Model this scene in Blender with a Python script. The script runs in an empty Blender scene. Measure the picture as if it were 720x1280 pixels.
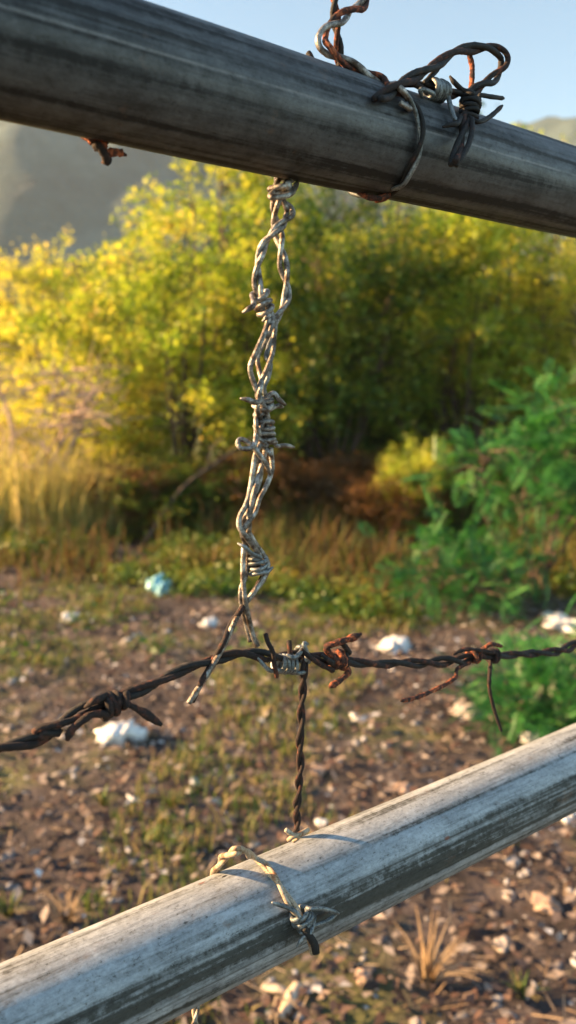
import bpy, math, random
import numpy as np
from mathutils import Vector, Matrix

random.seed(7)
S = bpy.context.scene
COL = S.collection
R = math.radians

# ------------------------------------------------------------------ camera frame
F = 980.0                    # focal length in photo pixels (photo 720 x 1280)
PITCH = math.atan(150 / F)
EYE = Vector((0, 0, 1.42))
RIGHT = Vector((1, 0, 0))
UP = Vector((0, math.sin(PITCH), math.cos(PITCH)))
FWD = Vector((0, math.cos(PITCH), -math.sin(PITCH)))

def ray(px, py):
    return RIGHT * ((px - 360) / F) + UP * ((640 - py) / F) + FWD

def at_depth(px, py, d):
    return EYE + ray(px, py) * d

def on_ground(px, py, z=0.0):
    r = ray(px, py)
    return EYE + r * ((z - EYE.z) / r.z)

def at_y(px, Y):
    """x position of the column seen at px for things standing Y metres out"""
    return (px - 360) / F * Y

# the fence: two pipes in one vertical plane
PR = 0.030
UA, UB = at_depth(0, 50, .321), at_depth(720, 243, .592)
LA, LB = at_depth(0, 1291, .392), at_depth(720, 957, .640)
_n = ((UB - UA).normalized() + (LB - LA).normalized()).cross(LA - UA + LB - UB).normalized()
NRM = _n if _n.dot(EYE - UA) > 0 else -_n           # towards the camera side
MID = (UA + UB + LA + LB) / 4
AX = (UB - UA).normalized()
VUP = NRM.cross(AX).normalized()
if VUP.z < 0: VUP = -VUP

def fp(px, py, off=0.0):
    """point of the fence plane (moved off metres towards the near side) seen at a pixel"""
    r = ray(px, py); p0 = MID + NRM * off
    return EYE + r * ((p0 - EYE).dot(NRM) / r.dot(NRM))

def cyl(px, py, A, B, dr=0.002, off=0):
    """near-side point of the pipe A-B grown by dr"""
    r = ray(px, py); u = (B - A).normalized(); rad = PR + dr
    o = EYE - A
    dd = r - u * r.dot(u); oo = o - u * o.dot(u)
    a, b, c = dd.dot(dd), 2 * dd.dot(oo), oo.dot(oo) - rad * rad
    D = b * b - 4 * a * c
    t = (-b - math.sqrt(max(0, D))) / (2 * a)
    return EYE + r * t

# ------------------------------------------------------------------ object helpers
def tag(o, label=None, cat=None, group=None, kind=None):
    if label: o['label'] = label
    if cat: o['category'] = cat
    if group: o['group'] = group
    if kind: o['kind'] = kind
    return o

def link(name, me, mat=None, parent=None, smooth=True):
    o = bpy.data.objects.new(name, me); COL.objects.link(o)
    if mat: me.materials.append(mat)
    if smooth and len(me.polygons):
        me.polygons.foreach_set('use_smooth', np.ones(len(me.polygons), dtype=bool))
    if parent:
        o.parent = parent
        o.matrix_parent_inverse = Matrix.Translation(-parent.location)
    return o

def empty(name, loc, label, cat, group=None):
    o = bpy.data.objects.new(name, None); COL.objects.link(o)
    o.location = loc; o.empty_display_size = .05
    return tag(o, label, cat, group)

def mesh_np(name, V, Fc):
    """V (n,3); Fc (m,k) faces of equal size"""
    V = np.asarray(V, dtype=np.float32); Fc = np.asarray(Fc, dtype=np.int32)
    me = bpy.data.meshes.new(name)
    me.vertices.add(len(V)); me.vertices.foreach_set('co', V.ravel())
    k = Fc.shape[1]
    me.loops.add(Fc.size); me.loops.foreach_set('vertex_index', Fc.ravel())
    me.polygons.add(len(Fc))
    me.polygons.foreach_set('loop_start', np.arange(0, Fc.size, k, dtype=np.int32))
    me.polygons.foreach_set('loop_total', np.full(len(Fc), k, dtype=np.int32))
    me.update(calc_edges=True); me.validate()
    return me

def quads(name, Q):
    Q = np.asarray(Q, dtype=np.float32).reshape(-1, 4, 3)
    return mesh_np(name, Q.reshape(-1, 3), np.arange(len(Q) * 4).reshape(-1, 4))

def smooth_path(P, step=0.0012):
    """Catmull-Rom through P, resampled evenly"""
    P = [np.array(p, dtype=float) for p in P]
    P = [2 * P[0] - P[1]] + P + [2 * P[-1] - P[-2]]
    out = []
    for i in range(1, len(P) - 2):
        p0, p1, p2, p3 = P[i - 1:i + 3]
        n = max(2, int(np.linalg.norm(p2 - p1) / step))
        for k in range(n):
            t = k / n
            out.append(.5 * ((2 * p1) + (p2 - p0) * t + (2 * p0 - 5 * p1 + 4 * p2 - p3) * t * t + (3 * p1 - p0 - 3 * p2 + p3) * t ** 3))
    out.append(P[-2])
    return np.array(out)

def frames(P):
    T = np.gradient(P, axis=0); T /= np.linalg.norm(T, axis=1, keepdims=True) + 1e-12
    n = np.cross(T[0], [0.3, .5, .8]); n /= np.linalg.norm(n)
    N = [n]
    for i in range(1, len(P)):
        n = N[-1] - T[i] * np.dot(N[-1], T[i]); n /= np.linalg.norm(n) + 1e-12
        N.append(n)
    N = np.array(N)
    return T, N, np.cross(T, N)

def tube_arrays(P, r, sides=8, rough=0.0, seed=0, taper=0.0, base=0):
    P = np.asarray(P, dtype=float); n = len(P)
    T, N, B = frames(P)
    a = np.linspace(0, 2 * math.pi, sides, endpoint=False)
    rr = np.full(n, r, dtype=float) if np.isscalar(r) else np.asarray(r, dtype=float)
    rng = np.random.RandomState(seed)
    J = np.ones((n, sides))
    if rough:
        lump = rng.randn(n)
        k = np.ones(5) / 5
        lump = np.convolve(np.pad(lump, 2, mode='edge'), k, 'valid') * 1.6
        J += rough * (rng.randn(n, sides) * .45 + lump[:, None])
    V = P[:, None, :] + (N[:, None, :] * np.cos(a)[None, :, None] + B[:, None, :] * np.sin(a)[None, :, None]) * (rr[:, None] * J)[:, :, None]
    V = V.reshape(-1, 3)
    i = np.arange(n - 1)[:, None] * sides; j = np.arange(sides)[None, :]; j2 = (j + 1) % sides
    Q = np.stack([i + j, i + j2, i + sides + j2, i + sides + j], -1).reshape(-1, 4)
    c0, c1 = len(V), len(V) + 1
    V = np.vstack([V, P[0] - T[0] * rr[0] * .3, P[-1] + T[-1] * rr[-1] * .3])
    caps = []
    for q in range(sides):
        caps.append([c0, (q + 1) % sides, q, q]); e = (n - 1) * sides
        caps.append([c1, e + q, e + (q + 1) % sides, e + (q + 1) % sides])
    return V, Q + base, np.array(caps) + base

def tubes(name, paths, mat, parent=None, sides=8, rough=0.0, seed=0):
    """paths: list of (points, radius). One mesh."""
    Vs, Fs, base = [], [], 0
    for k, (P, r) in enumerate(paths):
        V, Q, C = tube_arrays(P, r, sides, rough, seed + k)
        Vs.append(V)
        Fs += [tuple(q + base) for q in Q]
        for c in C: Fs.append(tuple((c[:3] + base)))
        base += len(V)
    me = bpy.data.meshes.new(name)
    me.from_pydata(np.vstack(Vs).tolist(), [], [tuple(int(x) for x in f) for f in Fs])
    me.update()
    return link(name, me, mat, parent)

def twist(P, rad, pitch, phase=0.0, wob=0.0, seed=0, drift=0.0):
    """centre line of one strand winding about path P"""
    T, N, B = frames(P)
    s = np.concatenate([[0], np.cumsum(np.linalg.norm(np.diff(P, axis=0), axis=1))])
    rng = np.random.RandomState(seed)
    ph = rng.rand(3) * 6.28
    a = phase + 2 * math.pi * s / pitch + .5 * np.sin(s / pitch * 1.7 + ph[0])
    rr = rad * (1 + wob * np.sin(s / pitch * 2.3 + ph[1]))
    return P + (N * np.cos(a)[:, None] + B * np.sin(a)[:, None]) * rr[:, None]

def coil(c, axis, rad, turns, spacing, phase=0.0, hand=1, squash=1.0):
    """helix points about axis through c"""
    axis = Vector(axis).normalized()
    e = NRM - axis * NRM.dot(axis); e.normalize(); f = axis.cross(e) * hand
    out = []
    n = int(turns * 12)
    for i in range(n + 1):
        a = phase + 2 * math.pi * i / 12
        rr = rad * (1 + .06 * math.sin(i * 1.3 + phase))
        out.append(tuple(c + axis * ((i / 12 - turns / 2) * spacing + spacing * .12 * math.sin(i * .8 + phase * 3)) + (e * math.cos(a) * squash + f * math.sin(a)) * rr))
    return out

# ------------------------------------------------------------------ materials
def new_mat(name):
    m = bpy.data.materials.new(name); m.use_nodes = True
    nt = m.node_tree
    return m, nt, nt.nodes['Principled BSDF'], nt.nodes['Material Output']

def N_(nt, t, **kw):
    n = nt.nodes.new(t)
    for k, v in kw.items():
        if k in n.inputs: n.inputs[k].default_value = v
        else: setattr(n, k, v)
    return n

def ramp(nt, fac, stops):
    r = nt.nodes.new('ShaderNodeValToRGB')
    els = r.color_ramp.elements
    while len(els) < len(stops): els.new(.5)
    for e, (p, c) in zip(els, stops):
        e.position = p; e.color = (*c, 1) if len(c) == 3 else c
    nt.links.new(fac, r.inputs[0])
    return r.outputs[0]

def mixc(nt, fac, a, b, mode='MIX'):
    m = nt.nodes.new('ShaderNodeMix'); m.data_type = 'RGBA'; m.blend_type = mode
    for i, v in ((0, fac), (6, a), (7, b)):
        if hasattr(v, 'links'): nt.links.new(v, m.inputs[i])
        else: m.inputs[i].default_value = v if not isinstance(v, tuple) or len(v) == 4 else (*v, 1)
    return m.outputs[2]

def noise(nt, vec, scale, detail=4, rough=.55):
    n = N_(nt, 'ShaderNodeTexNoise', Scale=scale, Detail=detail, Roughness=rough)
    if vec is not None: nt.links.new(vec, n.inputs['Vector'])
    return n.outputs['Fac']

def mapping(nt, vec, scale, loc=(0, 0, 0)):
    m = nt.nodes.new('ShaderNodeMapping'); m.inputs['Scale'].default_value = scale; m.inputs['Location'].default_value = loc
    nt.links.new(vec, m.inputs['Vector'])
    return m.outputs[0]

def bump(nt, h, b, strength, dist):
    n = N_(nt, 'ShaderNodeBump', Strength=strength, Distance=dist)
    nt.links.new(h, n.inputs['Height']); nt.links.new(n.outputs[0], b.inputs['Normal'])

def pipe_mat(name, light, mid, dark, seed, metal, rough, streak, band=None, lines=()):
    """weathered galvanised steel: dirt streaks run along the pipe (local X)"""
    m, nt, b, out = new_mat(name); L = nt.links.new
    tc = nt.nodes.new('ShaderNodeTexCoord').outputs['Object']
    sv = mapping(nt, tc, (.8, 38, 38), (seed, seed, 0))
    st = noise(nt, sv, 3.2, 6, .58)                       # long streaks
    sv2 = mapping(nt, tc, (7, 90, 90), (seed * 2, 0, 3))
    st2 = noise(nt, sv2, 3.0, 5, .7)
    blot = noise(nt, mapping(nt, tc, (1, 1.6, 1.6), (0, seed, 1)), 38, 8, .68)
    fine = noise(nt, mapping(nt, tc, (.7, 1, 1)), 520, 5, .8)
    mid_n = noise(nt, tc, 150, 6, .75)
    base = ramp(nt, blot, [(.33, mid), (.50, light), (.68, tuple(min(1, c * 1.3) for c in light))])
    mlt = N_(nt, 'ShaderNodeMath', operation='MULTIPLY_ADD'); L(mid_n, mlt.inputs[0]); mlt.inputs[1].default_value = .30; mlt.inputs[2].default_value = -.15
    ad = N_(nt, 'ShaderNodeMath', operation='ADD'); L(st, ad.inputs[0]); L(mlt.outputs[0], ad.inputs[1])
    sep = nt.nodes.new('ShaderNodeSeparateXYZ'); L(tc, sep.inputs[0])
    def zband(z0, z1, soft, wob=0.0):
        zz = sep.outputs['Z']
        if wob:
            w_ = N_(nt, 'ShaderNodeMath', operation='MULTIPLY_ADD'); L(noise(nt, mapping(nt, tc, (1, .2, .2), (z0 * 900, 0, 0)), 9, 3), w_.inputs[0]); w_.inputs[1].default_value = wob; L(zz, w_.inputs[2]); zz = w_.outputs[0]; z0 += wob * .5; z1 += wob * .5
        a_ = N_(nt, 'ShaderNodeMapRange'); L(zz, a_.inputs[0]); a_.inputs[1].default_value = z0 - soft; a_.inputs[2].default_value = z0 + soft
        b_ = N_(nt, 'ShaderNodeMapRange'); L(zz, b_.inputs[0]); b_.inputs[1].default_value = z1 + soft; b_.inputs[2].default_value = z1 - soft
        m_ = N_(nt, 'ShaderNodeMath', operation='MULTIPLY'); L(a_.outputs[0], m_.inputs[0]); L(b_.outputs[0], m_.inputs[1])
        return m_.outputs[0]
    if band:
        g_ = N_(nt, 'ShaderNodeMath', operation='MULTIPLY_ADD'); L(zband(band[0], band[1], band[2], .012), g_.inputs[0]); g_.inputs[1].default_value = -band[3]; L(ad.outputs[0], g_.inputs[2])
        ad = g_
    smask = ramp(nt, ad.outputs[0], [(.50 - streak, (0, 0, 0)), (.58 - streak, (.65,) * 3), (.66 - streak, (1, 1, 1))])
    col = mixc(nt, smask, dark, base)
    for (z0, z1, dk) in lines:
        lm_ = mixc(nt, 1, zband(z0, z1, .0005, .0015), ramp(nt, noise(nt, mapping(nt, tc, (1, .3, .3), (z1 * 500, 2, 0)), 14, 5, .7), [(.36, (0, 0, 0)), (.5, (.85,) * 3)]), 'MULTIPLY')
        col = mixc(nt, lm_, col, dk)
    s2 = ramp(nt, st2, [(.34, (.45,) * 3), (.48, (1,) * 3)])
    col = mixc(nt, .75, col, s2, 'MULTIPLY')
    grit = ramp(nt, mixc(nt, .35, fine, noise(nt, mapping(nt, tc, (.6, 1, 1)), 230, 6, .8)), [(.38, (.18, .17, .155)), (.43, (.80, .79, .77)), (.54, (1.0, 1.0, 1.0)), (.66, (1.3, 1.3, 1.3))])
    col = mixc(nt, .95, col, grit, 'MULTIPLY')
    rust_n = ramp(nt, noise(nt, mapping(nt, tc, (1, 1.5, 1.5), (seed, 9, 9)), 26, 8, .75), [(.60, (0, 0, 0)), (.70, (.55,) * 3)])
    col = mixc(nt, rust_n, col, (.17, .10, .06))
    vor = N_(nt, 'ShaderNodeTexVoronoi', Scale=95.0); L(mapping(nt, tc, (.6, 1, 1), (seed, 4, 2)), vor.inputs['Vector'])
    sp = ramp(nt, vor.outputs['Distance'], [(.07, (1, 1, 1)), (.12, (0, 0, 0))])
    gate = ramp(nt, noise(nt, tc, 30, 2), [(.58, (0, 0, 0)), (.62, (1, 1, 1))])
    spm = mixc(nt, 1, sp, gate, 'MULTIPLY')
    col = mixc(nt, spm, col, (.012, .010, .009))
    vor2 = N_(nt, 'ShaderNodeTexVoronoi', Scale=60.0); L(mapping(nt, tc, (.5, 1, 1), (7, 1, seed)), vor2.inputs['Vector'])
    rs = ramp(nt, vor2.outputs['Distance'], [(.05, (.8,) * 3), (.10, (0, 0, 0))])
    rg = ramp(nt, noise(nt, tc, 22, 2), [(.60, (0, 0, 0)), (.64, (1, 1, 1))])
    col = mixc(nt, mixc(nt, 1, rs, rg, 'MULTIPLY'), col, (.20, .05, .02))
    L(col, b.inputs['Base Color'])
    b.inputs['IOR'].default_value = 1.5
    b.inputs['Metallic'].default_value = metal
    L(ramp(nt, smask, [(0, (rough + .25,) * 3), (1, (rough,) * 3)]), b.inputs['Roughness'])
    h = mixc(nt, .4, blot, fine)
    bump(nt, mixc(nt, .35, h, st), b, .45, .0012)
    return m

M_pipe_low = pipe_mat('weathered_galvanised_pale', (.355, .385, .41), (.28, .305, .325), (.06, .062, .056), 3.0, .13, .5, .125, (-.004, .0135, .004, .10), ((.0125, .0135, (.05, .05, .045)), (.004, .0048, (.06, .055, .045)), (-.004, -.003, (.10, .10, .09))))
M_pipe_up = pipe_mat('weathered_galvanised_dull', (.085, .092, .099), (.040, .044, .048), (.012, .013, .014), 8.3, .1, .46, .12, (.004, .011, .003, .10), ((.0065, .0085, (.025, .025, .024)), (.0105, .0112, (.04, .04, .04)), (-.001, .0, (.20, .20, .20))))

def wire_mat(name, stops, scale, metal, rough, bs=.5, lo=.22):
    m, nt, b, out = new_mat(name); L = nt.links.new
    tc = nt.nodes.new('ShaderNodeTexCoord').outputs['Object']
    n1 = noise(nt, tc, scale, 6, .65)
    n2 = noise(nt, tc, scale * 7, 4, .7)
    c = ramp(nt, n1, stops)
    c = mixc(nt, .8, c, ramp(nt, n2, [(.36, (lo, lo * .88, lo * .8)), (.50, (1, 1, 1))]), 'MULTIPLY')
    L(c, b.inputs['Base Color'])
    b.inputs['Metallic'].default_value = metal; b.inputs['Roughness'].default_value = rough
    bump(nt, n2, b, bs, .0008)
    return m

M_rust = wire_mat('rusted_wire', [(.36, (.012, .008, .007)), (.54, (.028, .013, .010)), (.63, (.12, .035, .018)), (.74, (.40, .12, .05))], 160, .0, .8, .9)
M_rust_hot = wire_mat('orange_rusted_wire', [(.38, (.02, .011, .009)), (.50, (.09, .026, .015)), (.59, (.40, .10, .035)), (.70, (.62, .22, .08))], 220, 0, .8, .9)
M_grey = wire_mat('galvanised_wire', [(.36, (.07, .045, .03)), (.46, (.18, .155, .135)), (.56, (.36, .34, .31)), (.66, (.66, .65, .62))], 190, .6, .36, .6, .55)
M_steel = wire_mat('dull_zinc_wire', [(.34, (.07, .08, .08)), (.50, (.18, .20, .205)), (.7, (.38, .40, .40))], 120, .5, .45, .4)
M_dark = wire_mat('blackened_wire', [(.36, (.006, .006, .006)), (.57, (.014, .011, .010)), (.68, (.07, .025, .016))], 150, .0, .7, .7)
M_pale = wire_mat('pale_twine_wire', [(.35, (.25, .11, .05)), (.46, (.42, .31, .20)), (.65, (.55, .47, .36))], 130, .1, .6, .4)

def leaf_mat(name, cols, trans=.45, scale=1.6, gloss=.45):
    m, nt, b, out = new_mat(name); L = nt.links.new
    geo = nt.nodes.new('ShaderNodeNewGeometry').outputs['Random Per Island']
    tc = nt.nodes.new('ShaderNodeTexCoord').outputs['Object']
    n1 = noise(nt, tc, scale, 4, .6)
    a = N_(nt, 'ShaderNodeMath', operation='MULTIPLY_ADD'); L(geo, a.inputs[0]); a.inputs[1].default_value = .42
    s = N_(nt, 'ShaderNodeMath', operation='MULTIPLY_ADD'); L(n1, s.inputs[0]); s.inputs[1].default_value = 1.5; s.inputs[2].default_value = -.46
    L(s.outputs[0], a.inputs[2])
    k = len(cols) - 1
    c = ramp(nt, a.outputs[0], [(i / k, cc) for i, cc in enumerate(cols)])
    L(c, b.inputs['Base Color']); b.inputs['Roughness'].default_value = gloss
    t = nt.nodes.new('ShaderNodeBsdfTranslucent')
    L(mixc(nt, 1, c, (1.25, 1.2, .55, 1), 'MULTIPLY'), t.inputs['Color'])
    mx = nt.nodes.new('ShaderNodeMixShader'); mx.inputs[0].default_value = trans
    L(b.outputs[0], mx.inputs[1]); L(t.outputs[0], mx.inputs[2]); L(mx.outputs[0], out.inputs['Surface'])
    return m

M_leaf_y = leaf_mat('yellow_green_leaves', [(.05, .14, .015), (.17, .29, .03), (.40, .50, .07), (.66, .62, .14), (.55, .30, .10)], .52)
M_leaf_g = leaf_mat('olive_green_leaves', [(.010, .045, .010), (.022, .075, .014), (.05, .12, .018), (.16, .23, .03), (.40, .40, .06), (.26, .12, .03)], .4)
M_leaf_dk = leaf_mat('deep_green_leaves', [(.006, .04, .014), (.018, .11, .030), (.06, .25, .055), (.22, .40, .08)], .35, 3)
M_leaf_dry = leaf_mat('dry_russet_leaves', [(.04, .04, .014), (.09, .06, .022), (.17, .085, .035), (.28, .14, .055), (.10, .12, .03)], .35, 3)
M_leaf_gold = leaf_mat('golden_leaves', [(.22, .34, .04), (.48, .53, .09), (.72, .66, .17), (.72, .48, .18)], .58)

def bark_mat(name, c1, c2):
    m, nt, b, out = new_mat(name)
    tc = nt.nodes.new('ShaderNodeTexCoord').outputs['Object']
    n = noise(nt, mapping(nt, tc, (1, 1, .3)), 40, 5)
    nt.links.new(ramp(nt, n, [(.35, c1), (.65, c2)]), b.inputs['Base Color'])
    b.inputs['Roughness'].default_value = .85
    bump(nt, n, b, .5, .004)
    return m
M_bark = bark_mat('brown_bark', (.05, .033, .026), (.15, .10, .075))
M_dead = bark_mat('bleached_dead_wood', (.30, .20, .15), (.55, .42, .34))

def ground_mat():
    m, nt, b, out = new_mat('dry_soil'); L = nt.links.new
    tc = nt.nodes.new('ShaderNodeTexCoord').outputs['Object']
    big = noise(nt, tc, .9, 4, .6); mid = noise(nt, tc, 9, 6, .65); fine = noise(nt, tc, 60, 6, .7)
    c = ramp(nt, mid, [(.30, (.018, .014, .015)), (.45, (.048, .037, .037)), (.58, (.095, .076, .075)), (.72, (.19, .16, .155))])
    g = ramp(nt, fine, [(.3, (.06, .085, .025)), (.6, (.19, .19, .06))])
    gm = ramp(nt, big, [(.50, (0, 0, 0)), (.60, (.75,) * 3)])
    c = mixc(nt, gm, c, g)
    c = mixc(nt, .8, c, ramp(nt, fine, [(.34, (.45, .42, .40)), (.5, (1, 1, 1)), (.68, (1.25, 1.2, 1.15))]), 'MULTIPLY')
    # beyond the clearing the ground is grown over
    sep = nt.nodes.new('ShaderNodeSeparateXYZ'); L(tc, sep.inputs[0])
    far = N_(nt, 'ShaderNodeMapRange'); L(sep.outputs['Y'], far.inputs[0]); far.inputs[1].default_value = 9.5; far.inputs[2].default_value = 16
    c = mixc(nt, far.outputs[0], c, ramp(nt, noise(nt, tc, .35, 6, .7), [(.35, (.07, .10, .03)), (.6, (.20, .20, .07))]))
    L(c, b.inputs['Base Color']); b.inputs['Roughness'].default_value = .95
    bump(nt, mixc(nt, .5, mid, fine), b, .9, .03)
    return m
M_soil = ground_mat()

def plain(name, c, rough=.5, trans=0, sc=30, var=.25):
    m, nt, b, out = new_mat(name)
    tc = nt.nodes.new('ShaderNodeTexCoord').outputs['Object']
    n = noise(nt, tc, sc, 5, .65)
    nt.links.new(ramp(nt, n, [(.3, tuple(x * (1 - var) for x in c)), (.65, c)]), b.inputs['Base Color'])
    b.inputs['Roughness'].default_value = rough
    bump(nt, n, b, .3, .003)
    return m
def hill_mat(name, c1, c2, c3, sc):
    m, nt, b, out = new_mat(name)
    tc = nt.nodes.new('ShaderNodeTexCoord').outputs['Object']
    n = noise(nt, tc, sc, 9, .72)
    nt.links.new(ramp(nt, n, [(.36, c1), (.5, c2), (.64, c3)]), b.inputs['Base Color'])
    b.inputs['Roughness'].default_value = .95
    bump(nt, n, b, 1, 6)
    return m
M_hill = hill_mat('wooded_slope', (.028, .055, .062), (.055, .095, .10), (.11, .16, .16), .028)
M_hill2 = hill_mat('grassy_slope', (.06, .085, .025), (.14, .16, .05), (.26, .24, .10), .12)

M_plastic_w = plain('white_plastic', (.80, .82, .85), .35)
M_plastic_b = plain('pale_blue_plastic', (.34, .72, .84), .35)
M_stone = plain('pale_stone', (.50, .44, .40), .85, 0, 40, .45)
M_stone_d = plain('buff_stone', (.40, .29, .23), .85, 0, 40, .45)
M_card = plain('weathered_board', (.62, .50, .38), .8)

def island_mat(name, cols, rough=.85, trans=0):
    m, nt, b, out = new_mat(name); L = nt.links.new
    geo = nt.nodes.new('ShaderNodeNewGeometry').outputs['Random Per Island']
    k = len(cols) - 1
    c = ramp(nt, geo, [(i / k, cc) for i, cc in enumerate(cols)])
    tc = nt.nodes.new('ShaderNodeTexCoord').outputs['Object']
    c = mixc(nt, .6, c, ramp(nt, noise(nt, tc, 90, 4, .7), [(.35, (.5,) * 3), (.6, (1.1,) * 3)]), 'MULTIPLY')
    L(c, b.inputs['Base Color']); b.inputs['Roughness'].default_value = rough
    if trans:
        t = nt.nodes.new('ShaderNodeBsdfTranslucent'); L(c, t.inputs['Color'])
        mx = nt.nodes.new('ShaderNodeMixShader'); mx.inputs[0].default_value = trans
        L(b.outputs[0], mx.inputs[1]); L(t.outputs[0], mx.inputs[2]); L(mx.outputs[0], out.inputs['Surface'])
    return m
M_gravel = island_mat('mixed_gravel', [(.03, .022, .021), (.055, .038, .036), (.09, .062, .056), (.045, .034, .036), (.075, .055, .05), (.13, .105, .10), (.21, .185, .18), (.30, .28, .27), (.62, .60, .60)])
M_litter = island_mat('fallen_leaves', [(.030, .018, .015), (.065, .036, .028), (.12, .065, .050), (.17, .11, .088), (.26, .20, .17), (.46, .39, .34)], .8, .2)
M_grass = island_mat('mixed_grass', [(.05, .12, .02), (.10, .19, .025), (.20, .24, .04), (.34, .28, .09), (.42, .32, .16)], .6, .35)
M_dry = island_mat('dry_straw', [(.34, .22, .12), (.50, .36, .22), (.62, .48, .33)], .7, .3)
M_weed = island_mat('dry_weeds', [(.05, .11, .015), (.10, .15, .02), (.18, .17, .035), (.26, .17, .05), (.20, .09, .04), (.10, .05, .03), (.06, .10, .015)], .8, .35)

# ------------------------------------------------------------------ setting
rs = np.random.RandomState(11)
def ground_h(x, y):
    return (.018 * np.sin(x * 2.3 + 1.1) * np.cos(y * 1.9) + .010 * np.sin(x * 6.1 + y * 4.3) + .006 * np.sin(x * 13.7 - y * 11.2)) * np.clip(1.2 - np.hypot(x, y) / 60, 0, 1)

xs = np.unique(np.concatenate([np.linspace(-900, -14, 14), np.linspace(-14, 14, 170), np.linspace(14, 900, 14)]))
ys = np.unique(np.concatenate([np.linspace(-600, -6, 10), np.linspace(-6, 18, 150), np.linspace(18, 1000, 16)]))
X, Y = np.meshgrid(xs, ys)
Z = ground_h(X, Y)
V = np.stack([X, Y, Z], -1).reshape(-1, 3)
nx = len(xs)
I = (np.arange(len(ys) - 1)[:, None] * nx + np.arange(nx - 1)[None, :]).ravel()
ground = link('ground', mesh_np('ground', V, np.stack([I, I + 1, I + nx + 1, I + nx], -1)), M_soil)
tag(ground, kind='structure')

me = bpy.data.meshes.new('unseen_dark_sheet')  # unseen dark sheet behind the camera, added to darken the upper pipe's underside
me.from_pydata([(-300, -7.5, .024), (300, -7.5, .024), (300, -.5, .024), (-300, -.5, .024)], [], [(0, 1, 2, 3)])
tag(link('unseen_dark_sheet', me, plain('dark_sheet_grey', (.05, .05, .052), .9, 0, 200, .4), None, False), kind='structure')
def hill(name, mat, x0, x1, y0, depth, hfun, nx=140, ny=50, amp=1.0, seed=1, base=-1.0):
    r_ = np.random.RandomState(seed)
    xs = np.linspace(x0, x1, nx); t = np.linspace(0, 1, ny)
    X, T = np.meshgrid(xs, t)
    H = hfun(X)
    prof = np.where(T < .6, np.sin(T / .6 * math.pi / 2) ** .9, np.cos((T - .6) / .4 * math.pi / 2) ** 1.0)
    Zz = H * prof
    for k in range(16):
        w = (1.6 ** (k % 8)) / (x1 - x0) * 9; a = r_.rand() * 6.28; pa = r_.rand() * 6.28
        Zz += amp * H * .05 / (1.35 ** (k % 8)) * np.sin((X * math.cos(a) + T * depth * math.sin(a)) * w * 2 + pa) * np.clip(prof * 1.5, 0, 1)
    Zz += base
    V = np.stack([X, y0 + T * depth, Zz], -1).reshape(-1, 3)
    I = (np.arange(ny - 1)[:, None] * nx + np.arange(nx - 1)[None, :]).ravel()
    o = link(name, mesh_np(name, V, np.stack([I, I + 1, I + nx + 1, I + nx], -1)), mat)
    return tag(o, kind='structure')

hill('distant_hill', M_hill, -420, 520, 190, 260, lambda X: 101 + 28 * np.exp(-((X + 130) / 110) ** 2) + 5 * np.sin(X / 40), seed=3)
hill('near_hill', M_hill2, -160, 30, 55, 60, lambda X: 15 + 7 * np.exp(-((X + 22) / 22) ** 2) * 0 - .02 * X, 120, 40, seed=5)

# haze: the air between here and the hills
HX, HY0, HY1, HT = 560, -80, 500, 160
hv = [(sx * HX, y, z) for z in (-3, HT) for y in (HY0, HY1) for sx in (-1, 1)]
me = bpy.data.meshes.new('haze')
me.from_pydata(hv, [], [(0, 2, 3, 1), (4, 5, 7, 6), (0, 1, 5, 4), (2, 6, 7, 3), (0, 4, 6, 2), (1, 3, 7, 5)])
hz = link('haze', me, None, None, False); tag(hz, kind='stuff')
m = bpy.data.materials.new('haze_air'); m.use_nodes = True; m.node_tree.nodes.clear()
o_ = m.node_tree.nodes.new('ShaderNodeOutputMaterial'); v_ = m.node_tree.nodes.new('ShaderNodeVolumePrincipled')
v_.inputs['Color'].default_value = (.72, .86, 1.0, 1); v_.inputs['Density'].default_value = .00042; v_.inputs['Anisotropy'].default_value = .1
m.node_tree.links.new(v_.outputs[0], o_.inputs['Volume'])
me.materials.append(m)

# ------------------------------------------------------------------ pipes
def pipe(name, A, B, mat, label):
    u = (B - A).normalized(); c = (A + B) / 2; half = 3.6
    n = 96; k = 320
    xs = np.linspace(-half, half, k); a = np.linspace(0, 2 * math.pi, n, endpoint=False)
    V = []; Fc = []
    for rad in (PR, PR - .003):
        for x in xs:
            V += [(x, math.cos(t) * rad * (1 + .008 * math.sin(3 * t + x * 19) * math.sin(x * 31 + t) ), math.sin(t) * rad * (1 + .008 * math.sin(2 * t + x * 23))) for t in a]
    def idx(s, i, j): return s * k * n + i * n + j % n
    for i in range(k - 1):
        for j in range(n):
            Fc.append((idx(0, i, j), idx(0, i + 1, j), idx(0, i + 1, j + 1), idx(0, i, j + 1)))
            Fc.append((idx(1, i, j), idx(1, i, j + 1), idx(1, i + 1, j + 1), idx(1, i + 1, j)))
    for j in range(n):
        Fc.append((idx(0, 0, j), idx(0, 0, j + 1), idx(1, 0, j + 1), idx(1, 0, j)))
        Fc.append((idx(0, k - 1, j), idx(1, k - 1, j), idx(1, k - 1, j + 1), idx(0, k - 1, j + 1)))
    o = link(name, mesh_np(name, V, Fc), mat)
    zx = NRM.cross(u).normalized()
    rot = Matrix((u, -zx.cross(u) * -1, zx)).transposed()
    yv = zx.cross(u).normalized()
    rot = Matrix((u, yv, zx)).transposed()
    o.matrix_world = Matrix.Translation(c) @ rot.to_4x4()
    return tag(o, label, 'pipe', 'steel pipe rails of the fence')
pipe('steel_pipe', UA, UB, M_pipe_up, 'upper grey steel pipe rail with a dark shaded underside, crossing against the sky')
pipe('steel_pipe', LA, LB, M_pipe_low, 'lower pale galvanised pipe rail streaked with dirt, rising to the right')

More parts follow.
